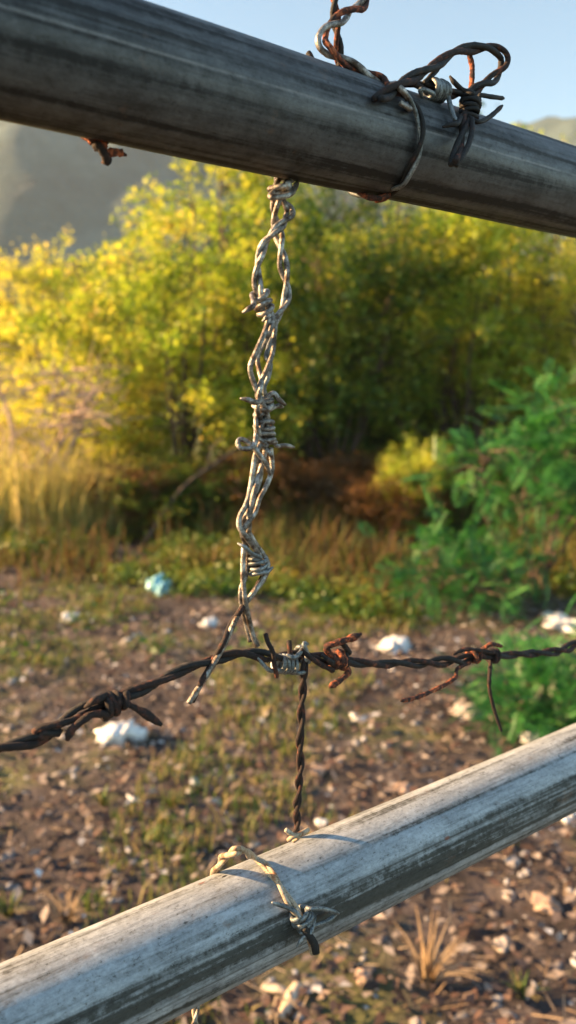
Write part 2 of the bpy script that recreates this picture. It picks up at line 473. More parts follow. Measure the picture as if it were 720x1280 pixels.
# ------------------------------------------------------------------ wires
WR = .00152   # wire radius
def U(px, py, dr=.002): return cyl(px, py, UA, UB, dr)
def Lw(px, py, dr=.002): return cyl(px, py, LA, LB, dr)
def pts(L, off=0.0):
    out = []
    for p in L:
        if isinstance(p, Vector): out.append(tuple(p))
        elif len(p) == 2: out.append(tuple(fp(p[0], p[1], off)))
        else: out.append(tuple(fp(*p)))
    return out
def pair(parent, L, mats, rad=.0017, pitch=.030, r=WR, wob=.25, seed=0, rough=.05, phase=0.0, name='strand'):
    P = smooth_path(pts(L), .0010)
    for k in range(2):
        q = twist(P, rad, pitch, phase + k * math.pi, wob, seed + k)
        tubes(name, [(q, r)], mats[k % len(mats)], parent, 8, rough, seed * 7 + k)
def single(parent, L, mat, r=WR, rough=.04, seed=0, name='strand', step=.0008):
    P = smooth_path(pts(L), step)
    return tubes(name, [(P, r)], mat, parent, 8, rough, seed)
def axdir(p, q): return (fp(*q) - fp(*p)).normalized()
def barb(parent, c, axis, rad, turns, spacing, head, tail, mat, r=.0013, phase=0.0, hand=1, off=0.0, rough=.05, seed=0, squash=1.0):
    """a barb: head points, coil round the line wire, tail points; one piece of wire"""
    cc = c if isinstance(c, Vector) else fp(c[0], c[1], off)
    mid = coil(cc, axis, rad, turns, spacing, phase, hand, squash)
    P = pts(head) + mid + pts(tail)
    Q = smooth_path(P, .0008)
    n = len(Q); rr = np.full(n, r); rr[:5] *= np.linspace(.45, 1, 5); rr[-5:] *= np.linspace(1, .45, 5)
    return tubes('barb', [(Q, rr)], mat, parent, 8, rough, seed)

ax_h = AX
ax_v = VUP
# --- horizontal rusty barbed wire
hw = empty('barbed_wire', fp(380, 822), 'dark rusty barbed wire strung across the view between the two pipes', 'barbed wire')
left_ext = fp(0, 940) - AX * .0
PTS_H = [fp(0, 938) - AX * 1.6 - VUP * .04, fp(0, 938) - AX * .3, (0, 937), (50, 917), (95, 892), (150, 872), (200, 850), (250, 830), (300, 819), (350, 820), (400, 823), (450, 828), (510, 830), (560, 826), (610, 820), (660, 817), (720, 806), fp(720, 806) + AX * .3, fp(720, 806) + AX * 1.6 + VUP * .03]
pair(hw, PTS_H, [M_rust, M_dark], .0019, .052, .0019, .35, 3, .09, 1.0)
# barb on the left
axl = axdir((95, 892), (170, 864))
barb(hw, (136, 882), axl, .0046, 2.6, .0030, [(84, 925, .004), (90, 912, .006), (104, 900, .006), (116, 893, .005)], [(160, 880, .006), (178, 890, .008), (202, 906, .010)], M_rust, .0020, .4, 1, 0, .12, 5)
barb(hw, (146, 876), axl, .0044, 1.7, .0032, [(106, 884, .001), (118, 876, .006)], [(158, 868, .004), (160, 884, .009)], M_rust, .0017, 2.2, -1, 0, .14, 6)
# barb in the middle right
axm = axdir((400, 823), (450, 828))
barb(hw, (421, 824), axm, .0046, 2.2, .0030, [(452, 792, .012), (438, 798, .010), (420, 804, .009), (408, 811, .006)], [(436, 838, .005), (428, 848, .006), (412, 859, .008)], M_rust_hot, .0020, .2, 1, 0, .13, 8)
barb(hw, (428, 823), axm, .0050, 1.5, .0028, [(402, 818, .004), (412, 826, .008)], [(428, 803, .006), (433, 799, .006)], M_dark, .0018, 2.0, 1, 0, .12, 9)
single(hw, [(376, 812, .004), (388, 822, .007), (402, 831, .006), (416, 838, .003)], M_rust, .0016, .1, 4, 'barb')
# barb on the right
axr = axdir((560, 826), (660, 817))
barb(hw, (592, 820), axr, .0042, 2.2, .0040, [(501, 876, .020), (520, 872, .017), (548, 860, .012), (568, 848, .008), (572, 836, .005)], [(612, 806, .006), (628, 808, .004)], M_rust_hot, .0015, 1.4, 1, 0, .13, 10)
barb(hw, (616, 820), axr, .0044, 2.3, .0028, [(566, 818, .004), (580, 812, .005), (594, 812, .005)], [(612, 842, .006), (612, 862, .007), (618, 888, .008), (627, 915, .010)], M_rust, .0015, .9, -1, 0, .13, 12)
# --- vertical grey barbed wire, doubled back on itself
vw = empty('barbed_wire', fp(345, 230, -.02), 'weathered grey barbed wire doubled and twisted, hanging from the upper pipe to the rusty wire', 'barbed wire')
# wraps over the upper pipe's far side
pair(vw, [fp(372, 130, -.036), fp(365, 180, -.036), fp(354, 214, -.030), (350, 226, -.012), (349, 243, -.003), (358, 256), (362, 264), (355, 278, .002), (343, 290, .003), (332, 303), (325, 320), (321, 342), (322, 362), (328, 380), (338, 398), (343, 412)], [M_grey], .0017, .034, WR, .3, 21, .04, .4)
pair(vw, [(366, 220, -.026), (357, 234, -.006), (346, 250), (345, 268, -.002), (347, 284, -.003), (349, 305, -.001), (354, 330), (358, 355), (357, 378), (350, 394, .001), (341, 404)], [M_grey], .0016, .036, WR, .3, 25, .04, 1.4)
barb(vw, (350, 236), VUP, .0052, 1.2, .0030, [(368, 221, -.012), (360, 230, .004)], [(338, 246, .004), (362, 243, .006), (372, 228, -.004)], M_grey, .0016, 1.6, 1, -.002, .04, 27)
axb = axdir((323, 362), (333, 395))
barb(vw, (329, 380), axb, .0042, 3.4, .0040, [(303, 391, .006), (311, 386, .008), (317, 381, .007)], [(334, 396, .004), (328, 402, .003)], M_grey, .0015, 2.4, 1, 0, .04, 30)
# bundle under the fork: four strands
single(vw, [(336, 398, .003), (331, 415, .003), (321, 438, .004), (313, 458, .003), (315, 472, .002), (322, 490, .003), (329, 506, .004), (335, 525, .003), (331, 545, .001)], M_grey, 0.00162, .04, 31)
single(vw, [(342, 395, .002), (338, 412, .005), (330, 430, .0), (322, 445, -.002), (324, 463, -.001), (327, 478, .004), (323, 496, .005), (322, 515, .004), (331, 535, -.002)], M_grey, 0.00144, .04, 32)
single(vw, [(345, 398, .0), (343, 418, .003), (341, 440, .004), (334, 460, .005), (326, 478, .003), (322, 495, -.001), (330, 512, -.002), (326, 535, .002)], M_grey, 0.00144, .04, 33)
single(vw, [(344, 408, -.002), (338, 426, -.003), (333, 446, .001), (338, 455, .002), (336, 470, .001), (330, 486, .0), (334, 503, -.001), (329, 530, .001)], M_steel, 0.00135, .04, 34)
axc = axdir((325, 490), (332, 560))
barb(vw, (330, 505), axc, .0044, 1.6, .0036, [(300, 498, .004), (311, 500, .006), (321, 503, .006)], [(340, 492, .004), (349, 500, .005), (357, 506, .004)], M_grey, 0.00153, 4.0, 1, 0, .04, 40)
barb(vw, (328, 512), axc, .0046, 1.4, -.0040, [(354, 509, .0), (345, 508, .003)], [(320, 530, .004), (326, 545, .005)], M_grey, 0.00135, 1.0, 1, 0, .04, 41)
barb(vw, (331, 541), axc, .0048, 4.2, -.0032, [(330, 528, .005), (322, 545, .002)], [(318, 556, .007), (303, 561, .006), (297, 554, .004), (302, 549, .002), (314, 556, .004), (324, 568, .006), (333, 580, .006), (338, 594, .005)], M_grey, 0.00144, .5, 1, 0, .04, 42)
barb(vw, (334, 552), axc, .0046, 1.3, .0030, [(368, 559, .000), (356, 557, .002), (346, 557, .004)], [(336, 565, .006), (341, 574, .004)], M_grey, 0.00126, 2.0, -1, 0, .04, 43)
# lower bundle
single(vw, [(330, 548, .001), (320, 566, .003), (316, 590, .003), (312, 615, .002), (307, 632, .003), (300, 645, .003), (299, 657, .004), (305, 668, .005), (316, 682, .005), (324, 696, .003), (320, 712, .0)], M_grey, 0.00162, .04, 45)
single(vw, [(334, 552, .000), (329, 575, .001), (322, 600, .004), (316, 622, .005), (312, 645, .004), (311, 662, .001), (306, 678, .0), (304, 700, .001), (304, 725, .002), (306, 748, .004), (311, 775, .003), (317, 797, .003), (322, 808, .004)], M_grey, 0.00162, .04, 46)
single(vw, [(338, 560, .0), (340, 585, .0), (334, 605, .001), (325, 622, .002), (319, 640, .003), (309, 655, .005), (303, 668, .003), (310, 690, -.002), (308, 715, -.002), (301, 740, .002), (304, 765, .000), (309, 785, .0), (313, 802, .001)], M_grey, 0.00153, .04, 47)
single(vw, [(320, 572, .0), (326, 590, -.002), (320, 615, -.001), (310, 640, .000), (304, 652, -.001), (312, 668, .0), (322, 684, .0), (333, 700, .002), (334, 712, .003), (328, 726, .003), (316, 742, .003), (302, 760, .002), (293, 778, .004), (280, 806, .003), (262, 838, .004), (236, 879, .006)], M_grey, 0.00162, .04, 48)
single(vw, [(331, 700, .0), (330, 716, .0), (322, 732, .001), (311, 748, .001), (300, 764, .004), (288, 782, .001), (279, 804, .006), (266, 826, .001), (252, 852, .005), (240, 877, .003)], M_rust, 0.00162, .06, 49)
axd = axdir((322, 690), (326, 726))
barb(vw, (323, 707), axd, .0048, 3.8, .0030, [(297, 679, .003), (306, 684, .006), (315, 692, .006)], [(333, 716, .006), (341, 709, .004)], M_steel, 0.00126, .2, 1, 0, .04, 50)
# --- zinc tie wire round the junction
tw = empty('tie_wire', fp(356, 832), 'bright zinc tie wire coiled around the crossing of the two barbed wires', 'wire')
axt = axdir((340, 826), (380, 828))
barb(tw, (356, 830), axt, .0048, 4.2, .0030, [(322, 822, .004), (330, 832, .006), (338, 838, .006)], [(376, 841, .006), (384, 840, .003)], M_steel, .0013, .6, 1, 0, .03, 60)
barb(tw, (378, 818), axdir((364, 824), (388, 820)), .0046, 1.8, .0024, [(358, 818, .006), (368, 822, .008)], [(380, 806, .005), (385, 805, .002)], M_steel, .0015, 1.0, -1, 0, .03, 61)
single(tw, [(332, 792, .006), (335, 803, .008), (341, 815, .009), (343, 830, .008), (346, 846, .006)], M_rust, .0014, .08, 62, 'prong')
single(tw, [(361, 801, .002), (362, 810, .004), (363, 822, .004)], M_rust, .0016, .08, 63, 'prong')
# --- rusty drop wire to the lower pipe
dw = empty('drop_wire', fp(371, 1040, -.012), 'short rusty twisted wire running from the crossing down to the lower pipe', 'wire')
pair(dw, [(380, 822, .002), (380, 838, .004), (378, 862), (377, 890, -.001), (375, 925, -.003), (375, 960, -.006), (372, 1000, -.010), (370, 1036, -.016), fp(369, 1060, -.026), fp(368, 1090, -.034)], [M_rust], .0013, .030, .0014, .2, 70, .07)
kn = empty('wire_knot', fp(370, 1044, -.012), 'small pale wire knot on the lower pipe at the foot of the drop wire', 'wire')
single(kn, [(357, 1037, .0), (365, 1043, .002), (373, 1046, .002), (367, 1051, -.002)], M_pale, .0015, .04, 71)
single(kn, [(385, 1037, .0), (376, 1042, .004), (366, 1046, .003), (361, 1050, .0)], M_pale, .0015, .04, 72)
# --- wire tied round the lower pipe
lt = empty('pipe_tie', Lw(380, 1145), 'pale twisted wire with a dark barb, tied around the lower pipe', 'wire')
pair(lt, [fp(262, 1135, -.033), fp(266, 1100, -.030), fp(272, 1082, -.016), (283, 1069, .002), (298, 1064, .016), Lw(316, 1070, .006), Lw(330, 1080, .004), Lw(345, 1100, .004), Lw(358, 1122, .004), Lw(370, 1140, .005), Lw(380, 1160, .006), Lw(388, 1176, .008), Lw(393, 1190, .010)], [M_pale], .0013, .060, .0015, .2, 75, .05)
axk = (Lw(390, 1160) - Lw(368, 1132)).normalized()
ck = Lw(378, 1148, .006)
barb(lt, ck, axk, .0050, 3.8, .0028, [Lw(340, 1128, .009), Lw(350, 1131, .007), Lw(364, 1136, .010)], [Lw(388, 1166, .012), Lw(380, 1172, .010), Lw(371, 1184, .008)], M_steel, .0014, .3, 1, 0, .05, 76)
barb(lt, ck + axk * .001, axk, .0056, 1.5, .004, [Lw(424, 1142, .008), Lw(404, 1136, .010), Lw(388, 1136, .012)], [Lw(392, 1158, .010), Lw(408, 1152, .008), Lw(421, 1143, .007)], M_steel, .0013, 2.0, -1, 0, .05, 77)
single(lt, [Lw(380, 1160, .010), Lw(388, 1172, .012), Lw(393, 1180, .013), Lw(395, 1191, .014)], M_dark, .0022, .08, 78, 'barb')
te = empty('wire_end', fp(245, 1262, -.03), 'loose end of twisted wire hanging below the lower pipe', 'wire')
pair(te, [fp(248, 1215, -.034), fp(247, 1240, -.032), (245, 1262, -.028), (243, 1285, -.022), (242, 1300, -.02), (243, 1330, -.018)], [M_grey, M_pale], .0013, .022, .0013, .2, 79, .05)
# --- wires tied round the upper pipe
ut = empty('barbed_wire', fp(500, 105, 0), 'rusty barbed wire rising out of the frame and wrapped around the upper pipe', 'barbed wire')
pair(ut, [fp(423, 100, -.012), (424, 78, -.004), (422, 50), (420, 22), (418, 0), (415, -40), (412, -160)], [M_dark, M_rust_hot], .0016, .030, .0015, .2, 80, .06)
pair(ut, [(470, -60), (457, 0, .002), (440, 13, .003), (424, 24, .005), (408, 38, .006), (402, 52, .008), (411, 64, .010), (428, 75, .012), (444, 84, .014), (462, 94, .016), (480, 101, .018), U(497, 112, .005), U(508, 121, .004)], [M_rust_hot, M_grey], .0018, .040, .0017, .25, 82, .06)
pair(ut, [(488, 106, .020), U(500, 114, .005), U(512, 124, .004), U(522, 140, .003), U(526, 165, .003), U(522, 192, .003), U(511, 217, .003), U(502, 232, .003), fp(478, 243, -.002), fp(455, 243, -.016), fp(430, 225, -.033), fp(418, 170, -.034)], [M_dark, M_steel], .0015, .045, .0014, .25, 83, .06)
single(ut, [(442, 92, .0), (460, 98, .012), (478, 108, .020), (494, 122, .024), (508, 134, .026), U(512, 136, .004), U(500, 128, .003)], M_grey, .0015, .05, 84)
single(ut, [(385, 66, -.004), (391, 74, -.002), (398, 84, -.004)], M_dark, .0015, .08, 85, 'barb')
single(ut, [(448, 240, -.004), (462, 247, .002), (476, 247, .004), (487, 243, .004), (482, 248, .0), (470, 250, .0)], M_rust_hot, .0016, .12, 86, 'barb')
lp = empty('wire_loop', fp(580, 100, .01), 'blackened barbed wire bent into a loop standing above the upper pipe', 'wire')
pair(lp, [(472, 124, .036), (486, 116, .034), (504, 104, .030), (530, 90, .024), (552, 76, .020), (572, 64, .016), (596, 60, .014), (618, 62, .012), (630, 72, .012), (627, 88, .012), (614, 100, .014), (600, 109, .016), (588, 120, .018), (584, 140, .024), (580, 160, .032), (574, 182, .038), (566, 204, .042)], [M_dark, M_rust], .0018, .060, .0019, .2, 90, .06)
single(lp, [(588, 116, .014), (590, 98, .012), (590, 82, .010), (586, 66, .010)], M_rust_hot, .0016, .08, 91)
single(lp, [(530, 104, .020), (540, 94, .020), (548, 84, .018), (550, 74, .018)], M_dark, .0016, .08, 92)
pair(lp, [(500, 102, .014), (520, 106, .018), (545, 112, .020), (566, 118, .020), (586, 118, .018)], [M_dark], .0016, .04, .0016, .2, 93, .05)
barb(lp, (545, 113), axdir((530, 110), (562, 117)), .0050, 5.0, .0026, [(528, 122, .022), (526, 112, .024)], [(562, 128, .026), (567, 145, .030), (570, 150, .034)], M_steel, .0014, .8, 1, .020, .03, 94)
barb(lp, (587, 135), axdir((589, 118), (584, 155)), .0050, 4.2, .0030, [(562, 95, .020), (568, 103, .022), (578, 112, .022)], [(572, 154, .036), (562, 156, .036), (553, 159, .034)], M_dark, .0014, .6, 1, .024, .05, 95)
barb(lp, (588, 130), axdir((589, 118), (584, 155)), .0054, 1.4, .006, [(630, 123, .020), (614, 121, .024), (600, 119, .026)], [(596, 152, .034), (612, 146, .030), (628, 132, .026)], M_dark, .0014, 1.4, -1, .024, .05, 96)
single(lp, [(590, 148, .034), (590, 165, .038), (585, 182, .041), (578, 196, .043), (570, 207, .043)], M_dark, .0016, .06, 97)
# --- rusted scrap under the upper pipe on the left
sc_ = empty('wire_scrap', fp(125, 180, -.01), 'small rusted barb hanging under the upper pipe on the left, against the far hill', 'wire')
barb(sc_, (122, 176), axdir((112, 170), (134, 192)), .0022, 2.0, .0026, [(103, 166, -.012), (110, 172, -.004)], [(130, 192, .002), (144, 190, .002), (158, 194, .0)], M_rust_hot, .0018, .4, 1, 0, .25, 99)
single(sc_, [(116, 176, .0), (126, 186, .002), (132, 196, .002), (134, 202, .0)], M_rust, .0022, .25, 100, 'barb')
single(sc_, [fp(100, 130, -.033), fp(103, 155, -.03), (108, 172, -.012), (118, 176, -.002)], M_rust, .0013, .1, 101)

# ------------------------------------------------------------------ vegetation
def rand_rot(n, rng, up=0.0):
    """random frames: columns (a, b, c) with c biased towards world up"""
    c = rng.randn(n, 3); c[:, 2] = np.abs(c[:, 2]) + up; c /= np.linalg.norm(c, axis=1, keepdims=True)
    a = rng.randn(n, 3); a -= c * (a * c).sum(1, keepdims=True); a /= np.linalg.norm(a, axis=1, keepdims=True)
    return a, np.cross(c, a), c

def skeleton(rng, H, Rr, nstem, bare):
    """stems and twigs of a many-stemmed shrub; returns wood paths and leaf anchor points with directions"""
    wood, anchors, dirs = [], [], []
    bare = bare
    for s in range(nstem):
        az = rng.rand() * 6.283; lean = (.15 + .85 * math.sqrt(rng.rand()))
        top = np.array([math.cos(az) * Rr * lean * .8, math.sin(az) * Rr * lean * .8, H * (.62 + .33 * rng.rand()) * (1.05 - .38 * lean ** 2)])
        b = np.array([math.cos(az) * .15 * rng.rand() * Rr, math.sin(az) * .15 * rng.rand() * Rr, -.03])
        n = 9; P = []
        w = rng.randn(3) * .07 * H
        for i in range(n):
            t = i / (n - 1)
            p = b + (top - b) * np.array([t ** 1.25, t ** 1.25, t ** .85]) + w * math.sin(t * math.pi) + rng.randn(3) * .02
            P.append(p)
        P = np.array(P); wood.append((P, np.linspace(.028, .006, n) * (H / 3.5)))
        for k in range(int(9 + 5 * rng.rand())):
            t = bare + (1 - bare) * rng.rand() ** .8
            i = min(n - 2, int(t * (n - 1))); p0 = P[i] + (P[i + 1] - P[i]) * (t * (n - 1) - i)
            d = rng.randn(3); d[2] = abs(d[2]) * .5 + .15; out = np.array([p0[0], p0[1], 0]); d += out / (np.linalg.norm(out) + .3) * .8; d /= np.linalg.norm(d)
            L = (.35 + .5 * rng.rand()) * Rr * (1.15 - .55 * t)
            m_ = 6; tt = np.linspace(0, 1, m_)
            B = p0 + d * (tt * L)[:, None] + np.array([0, 0, -.22 * L]) * (tt ** 2)[:, None] + rng.randn(m_, 3) * .02 * tt[:, None]
            wood.append((B, np.linspace(.009, .003, m_)))
            for q in range(11):
                u = .2 + .8 * rng.rand(); j = min(m_ - 2, int(u * (m_ - 1)))
                a0 = B[j] + (B[j + 1] - B[j]) * (u * (m_ - 1) - j)
                dd = d * .5 + rng.randn(3) * .7; dd /= np.linalg.norm(dd)
                l2 = .14 + .22 * rng.rand()
                anchors.append((a0, dd * l2))
    return wood, anchors

def leaves_on(rng, anchors, per, size, spread, droop=.12):
    A = np.array([a for a, d in anchors]); D = np.array([d for a, d in anchors])
    n = len(A) * per
    t = rng.rand(n); idx = np.repeat(np.arange(len(A)), per)
    C = A[idx] + D[idx] * t[:, None] * 1.15 + rng.randn(n, 3) * spread
    C[:, 2] -= droop * t ** 2
    a, b, c = rand_rot(n, rng, .5)
    s = size * (.55 + .9 * rng.rand(n))[:, None]
    w = s * (.34 + .2 * rng.rand(n))[:, None]
    return np.stack([C - a * s * .5, C + b * w * .5 + c * w * .12, C + a * s * .5 - c * s * .15, C - b * w * .5 + c * w * .12], 1)

def wood_mesh(name, wood, sides=5):
    Vs, Fs, base = [], [], 0
    for P, r in wood:
        V, Q, C = tube_arrays(P, r, sides, .08, 1)
        Vs.append(V); Fs.append(Q + base); base += len(V)
    return mesh_np(name, np.vstack(Vs), np.vstack(Fs))

PROTO = {}
def shrub_mesh(key, seed, H, Rr, nstem, bare, per, size, spread):
    rng = np.random.RandomState(seed)
    w, an = skeleton(rng, H, Rr, nstem, bare)
    PROTO[key] = (wood_mesh('branches', w), quads('crown', leaves_on(rng, an, per, size, spread)))

shrub_mesh('tall_a', 101, 3.9, 1.75, 15, .22, 17, .065, .045)
shrub_mesh('tall_b', 202, 3.9, 1.65, 14, .25, 17, .060, .045)
shrub_mesh('tall_c', 303, 3.8, 1.8, 15, .18, 18, .060, .05)
shrub_mesh('low', 404, 1.6, 1.15, 12, .08, 18, .050, .04)

def put_shrub(name, key, x, y, rz, sc, leafm, label, cat='shrub', group='shrubs behind the clearing'):
    wm, lm = PROTO[key]
    t = empty(name, (x, y, 0), label, cat, group)
    for nm, me, mt in (('branches', wm, M_bark), ('crown', lm, leafm)):
        me = me.copy() if me.materials and me.materials[0] != mt else me
        if not me.materials: me.materials.append(mt)
        else: me.materials[0] = mt
        o = bpy.data.objects.new(nm, me); COL.objects.link(o); o.parent = t
    t.rotation_euler = (0, 0, rz); t.scale = (sc[0], sc[1], sc[2])
    return t

put_shrub('shrub', 'tall_a', -1.25, 9.2, .3, (1.05, 1, 1.13), M_leaf_y, 'tall bright yellow-green shrub behind the grey barbed wire, left of it')
put_shrub('shrub', 'tall_c', -2.75, 10.0, 2.1, (.95, 1, .88), M_leaf_gold, 'golden shrub at the left end of the thicket, sloping down to the far hill')
put_shrub('shrub', 'tall_b', .55, 9.4, 1.2, (1, 1, 1.27), M_leaf_g, 'olive green shrub just right of the hanging grey wire')
put_shrub('shrub', 'tall_c', 2.2, 9.7, 4.0, (1, 1, 1.22), M_leaf_y, 'yellow-topped shrub behind the green feathery bush')
put_shrub('shrub', 'tall_a', 3.9, 9.6, 5.2, (1.05, 1, 1.17), M_leaf_gold, 'golden-topped shrub at the right end of the thicket')
put_shrub('shrub', 'tall_b', -.3, 11.4, 3.3, (1.1, 1, 1.38), M_leaf_g, 'darker shrub in the second row behind the bright yellow-green one')
put_shrub('shrub', 'tall_a', 2.6, 11.8, .9, (1.15, 1, 1.24), M_leaf_g, 'dark shrub in the second row behind the yellow-topped one')
put_shrub('shrub', 'tall_b', 5.4, 11.0, 2.2, (1.1, 1, 1.15), M_leaf_y, 'yellow-green shrub beyond the right end of the thicket')
put_shrub('shrub', 'low', -3.3, 9.3, .5, (1.15, .8, .8), M_leaf_gold, 'low golden bush glowing in the sun at the far left edge')
put_shrub('shrub', 'low', -2.1, 9.0, 2.5, (1, .8, .75), M_leaf_gold, 'low golden bush second from the left edge, in front of the thicket')
put_shrub('shrub', 'low', 1.25, 7.6, 1.5, (.42, .4, .66), M_leaf_y, 'small yellow-leaved bush at the left side of the green feathery bush')
put_shrub('shrub', 'low', -.9, 8.1, 4.5, (.9, .9, .55), M_leaf_g, 'knee-high olive bush under the bright yellow-green shrub')

put_shrub('shrub', 'tall_c', .2, 10.6, 5.0, (1, 1, 1.15), M_leaf_g, 'dark green shrub filling the middle of the thicket, behind the hanging grey wire')
for px_, Y_, rz_, sc_z, lb in ((190, 7.9, .2, .55, 'russet undergrowth bush under the left half of the thicket'),
                              (300, 8.0, 1.9, .66, 'russet undergrowth bush left of the hanging wire, a fallen branch over it'),
                              (420, 8.2, 3.0, .62, 'dry brown undergrowth bush in the dark gap right of the hanging wire'),
                              (520, 8.1, 4.4, .60, 'dry brown undergrowth bush behind the left side of the feathery bush'),
                              (650, 8.2, 5.6, .62, 'dry brown undergrowth bush seen below the feathery bush at the right')):
    put_shrub('undergrowth_bush', 'low', at_y(px_, Y_), Y_, rz_, (1.05, .7, sc_z * .85), M_leaf_dry, lb, 'bush', 'dry undergrowth at the foot of the thicket')
put_shrub('shrub', 'low', at_y(400, 10.6), 10.6, 1.1, (1.3, 1, 1.2), M_leaf_g, 'dark bush closing the gap between the trunks right of the hanging wire')
put_shrub('shrub', 'low', at_y(500, 11.0), 11.0, 2.6, (1.3, 1, 1.2), M_leaf_g, 'dark bush closing the gap between the trunks behind the small yellow-leaved bush')
# fallen branch
P_ = smooth_path([(-1.35, 7.2, .02), (-1.0, 7.3, .52), (-.65, 7.4, .78), (-.2, 7.6, 1.08)], .08)
fb = empty('fallen_branch', (-1.0, 8.0, .5), 'bare brown branch slanting up to the right in the undergrowth left of the hanging wire', 'branch')
tubes('stem', [(P_, np.linspace(.020, .009, len(P_)))], M_bark, fb, 7, .08, 3)
tubes('twig', [(smooth_path([(-.75, 7.37, .73), (-.72, 7.35, .9), (-.6, 7.35, 1.0)], .06), .010)], M_bark, fb, 6, .08, 4)

# dead bush, left
rng = np.random.RandomState(55)
w, an = skeleton(rng, 2.5, 1.1, 12, .3)
w = [(P, r * 1.9) for P, r in w[::2]]
w += [(np.array([a, a + d * .6 + rng.randn(3) * .03, a + d * 1.5]), np.array([.006, .005, .003])) for a, d in an[::7]]
db = link('dead_bush', wood_mesh('dead_bush', w), M_dead)
db.location = (-2.75, 7.9, 0)
tag(db, 'leafless dead bush with pale branches at the left edge of the thicket', 'bush')

# feathery bushes (pinnate fronds)
def frond_template(npair=9):
    q = []
    for i in range(npair):
        t = .12 + .88 * i / (npair - 1); x = t; z = -.35 * t * t
        L = .34 * math.sin(math.pi * min(1, .18 + .78 * t)) ** .7 + .04
        for s in (-1, 1):
            d = np.array([.45, s * .85, -.18]); d /= np.linalg.norm(d)
            b = np.array([x, 0, z]); wv = np.array([.038, 0, 0])
            q.append([b, b + d * L * .5 + wv, b + d * L, b + d * L * .5 - wv])
    q.append([[0, -.012, 0], [0, .012, 0], [1, .006, -.35], [1, -.006, -.35]])
    return np.array(q)

def feather_bush(name, loc, seed, H, Rr, nst, fr, size, mat, label, group=None, cat='bush'):
    rng = np.random.RandomState(seed)
    w, an = skeleton(rng, H, Rr, nst, .66 if H > 1 else .2)
    t = empty(name, loc, label, cat, group)
    T = frond_template()
    out = []
    an = [q for q in an if rng.rand() < .62]
    A = np.array([a for a, d in an]); D = np.array([d for a, d in an])
    n = len(A) * fr
    idx = np.repeat(np.arange(len(A)), fr)
    C = A[idx] + D[idx] * rng.rand(n)[:, None]
    x = D[idx] / np.linalg.norm(D[idx], axis=1, keepdims=True) + rng.randn(n, 3) * .6 + np.array([0, 0, .1]); x /= np.linalg.norm(x, axis=1, keepdims=True)
    zv = np.array([0, 0, 1.]) + rng.randn(n, 3) * .35; y = np.cross(zv, x); y /= np.linalg.norm(y, axis=1, keepdims=True); z = np.cross(x, y)
    s = size * (.6 + .7 * rng.rand(n))
    Q = (T[None, :, :, 0, None] * x[:, None, None, :] + T[None, :, :, 1, None] * y[:, None, None, :] + T[None, :, :, 2, None] * z[:, None, None, :]) * s[:, None, None, None] + C[:, None, None, :]
    for nm, me, mt in (('branches', wood_mesh('branches', w), M_bark), ('crown', quads('crown', Q.reshape(-1, 4, 3)), mat)):
        me.materials.append(mt)
        o = bpy.data.objects.new(nm, me); COL.objects.link(o); o.parent = t
    return t

feather_bush('feathery_bush', (1.76, 5.5, 0), 61, 1.60, .74, 9, 1, .20, M_leaf_dk, 'green feathery-leaved bush on the right, its crown hanging in front of the thicket', 'feathery green bushes')
feather_bush('feathery_bush', (1.08, 3.2, 0), 62, .20, .30, 7, 1, .13, M_leaf_dk, 'low feathery green plant at the right edge just above the rusty wire', 'feathery green bushes')
feather_bush('feathery_bush', (1.15, 5.0, 0), 63, .40, .50, 7, 1, .14, M_leaf_dk, 'low feathery green plant left of the white bag under the big feathery bush', 'feathery green bushes')

# grass, weeds, litter, gravel
def blades(rng, cx, cy, n_per, h, spread, lean, width, base_z=0):
    n = len(cx) * n_per
    x = np.repeat(cx, n_per) + rng.randn(n) * spread; y = np.repeat(cy, n_per) + rng.randn(n) * spread
    H = np.repeat(h, n_per) * (.5 + .8 * rng.rand(n))
    az = rng.rand(n) * 6.283; l = lean * rng.rand(n) * H
    b = np.stack([x, y, ground_h(x, y) - .005], 1)
    d = np.stack([np.cos(az), np.sin(az), 0 * az], 1); pz = np.array([0, 0, 1.])
    wv = np.stack([-np.sin(az), np.cos(az), 0 * az], 1) * width * (.6 + .8 * rng.rand(n))[:, None]
    m1 = b + d * (l * .35)[:, None] + pz * (H * .6)[:, None]; tp = b + d * l[:, None] + pz * (H * (1 - .25 * lean * rng.rand(n)))[:, None]
    V = np.stack([b - wv, b + wv, m1 + wv * .8, m1 - wv * .8, tp], 1).reshape(-1, 3)
    k = np.arange(n) * 5
    Fq = np.stack([k, k + 1, k + 2, k + 3], 1); Ft = np.stack([k + 3, k + 2, k + 4], 1)
    me = bpy.data.meshes.new('blades')
    me.from_pydata(V.tolist(), [], Fq.tolist() + Ft.tolist())
    return me

def patches(rng, n, x0, x1, y0, y1, freq, thr, seed):
    x = x0 + (x1 - x0) * rng.rand(n * 3); y = y0 + (y1 - y0) * rng.rand(n * 3)
    f = np.zeros_like(x); r2 = np.random.RandomState(seed)
    for k in range(6):
        a = r2.rand() * 6.28; f += np.sin((x * math.cos(a) + y * math.sin(a)) * freq * (1 + .35 * k) + r2.rand() * 6.28) / (1 + .3 * k)
    keep = f > thr
    return x[keep][:n], y[keep][:n]

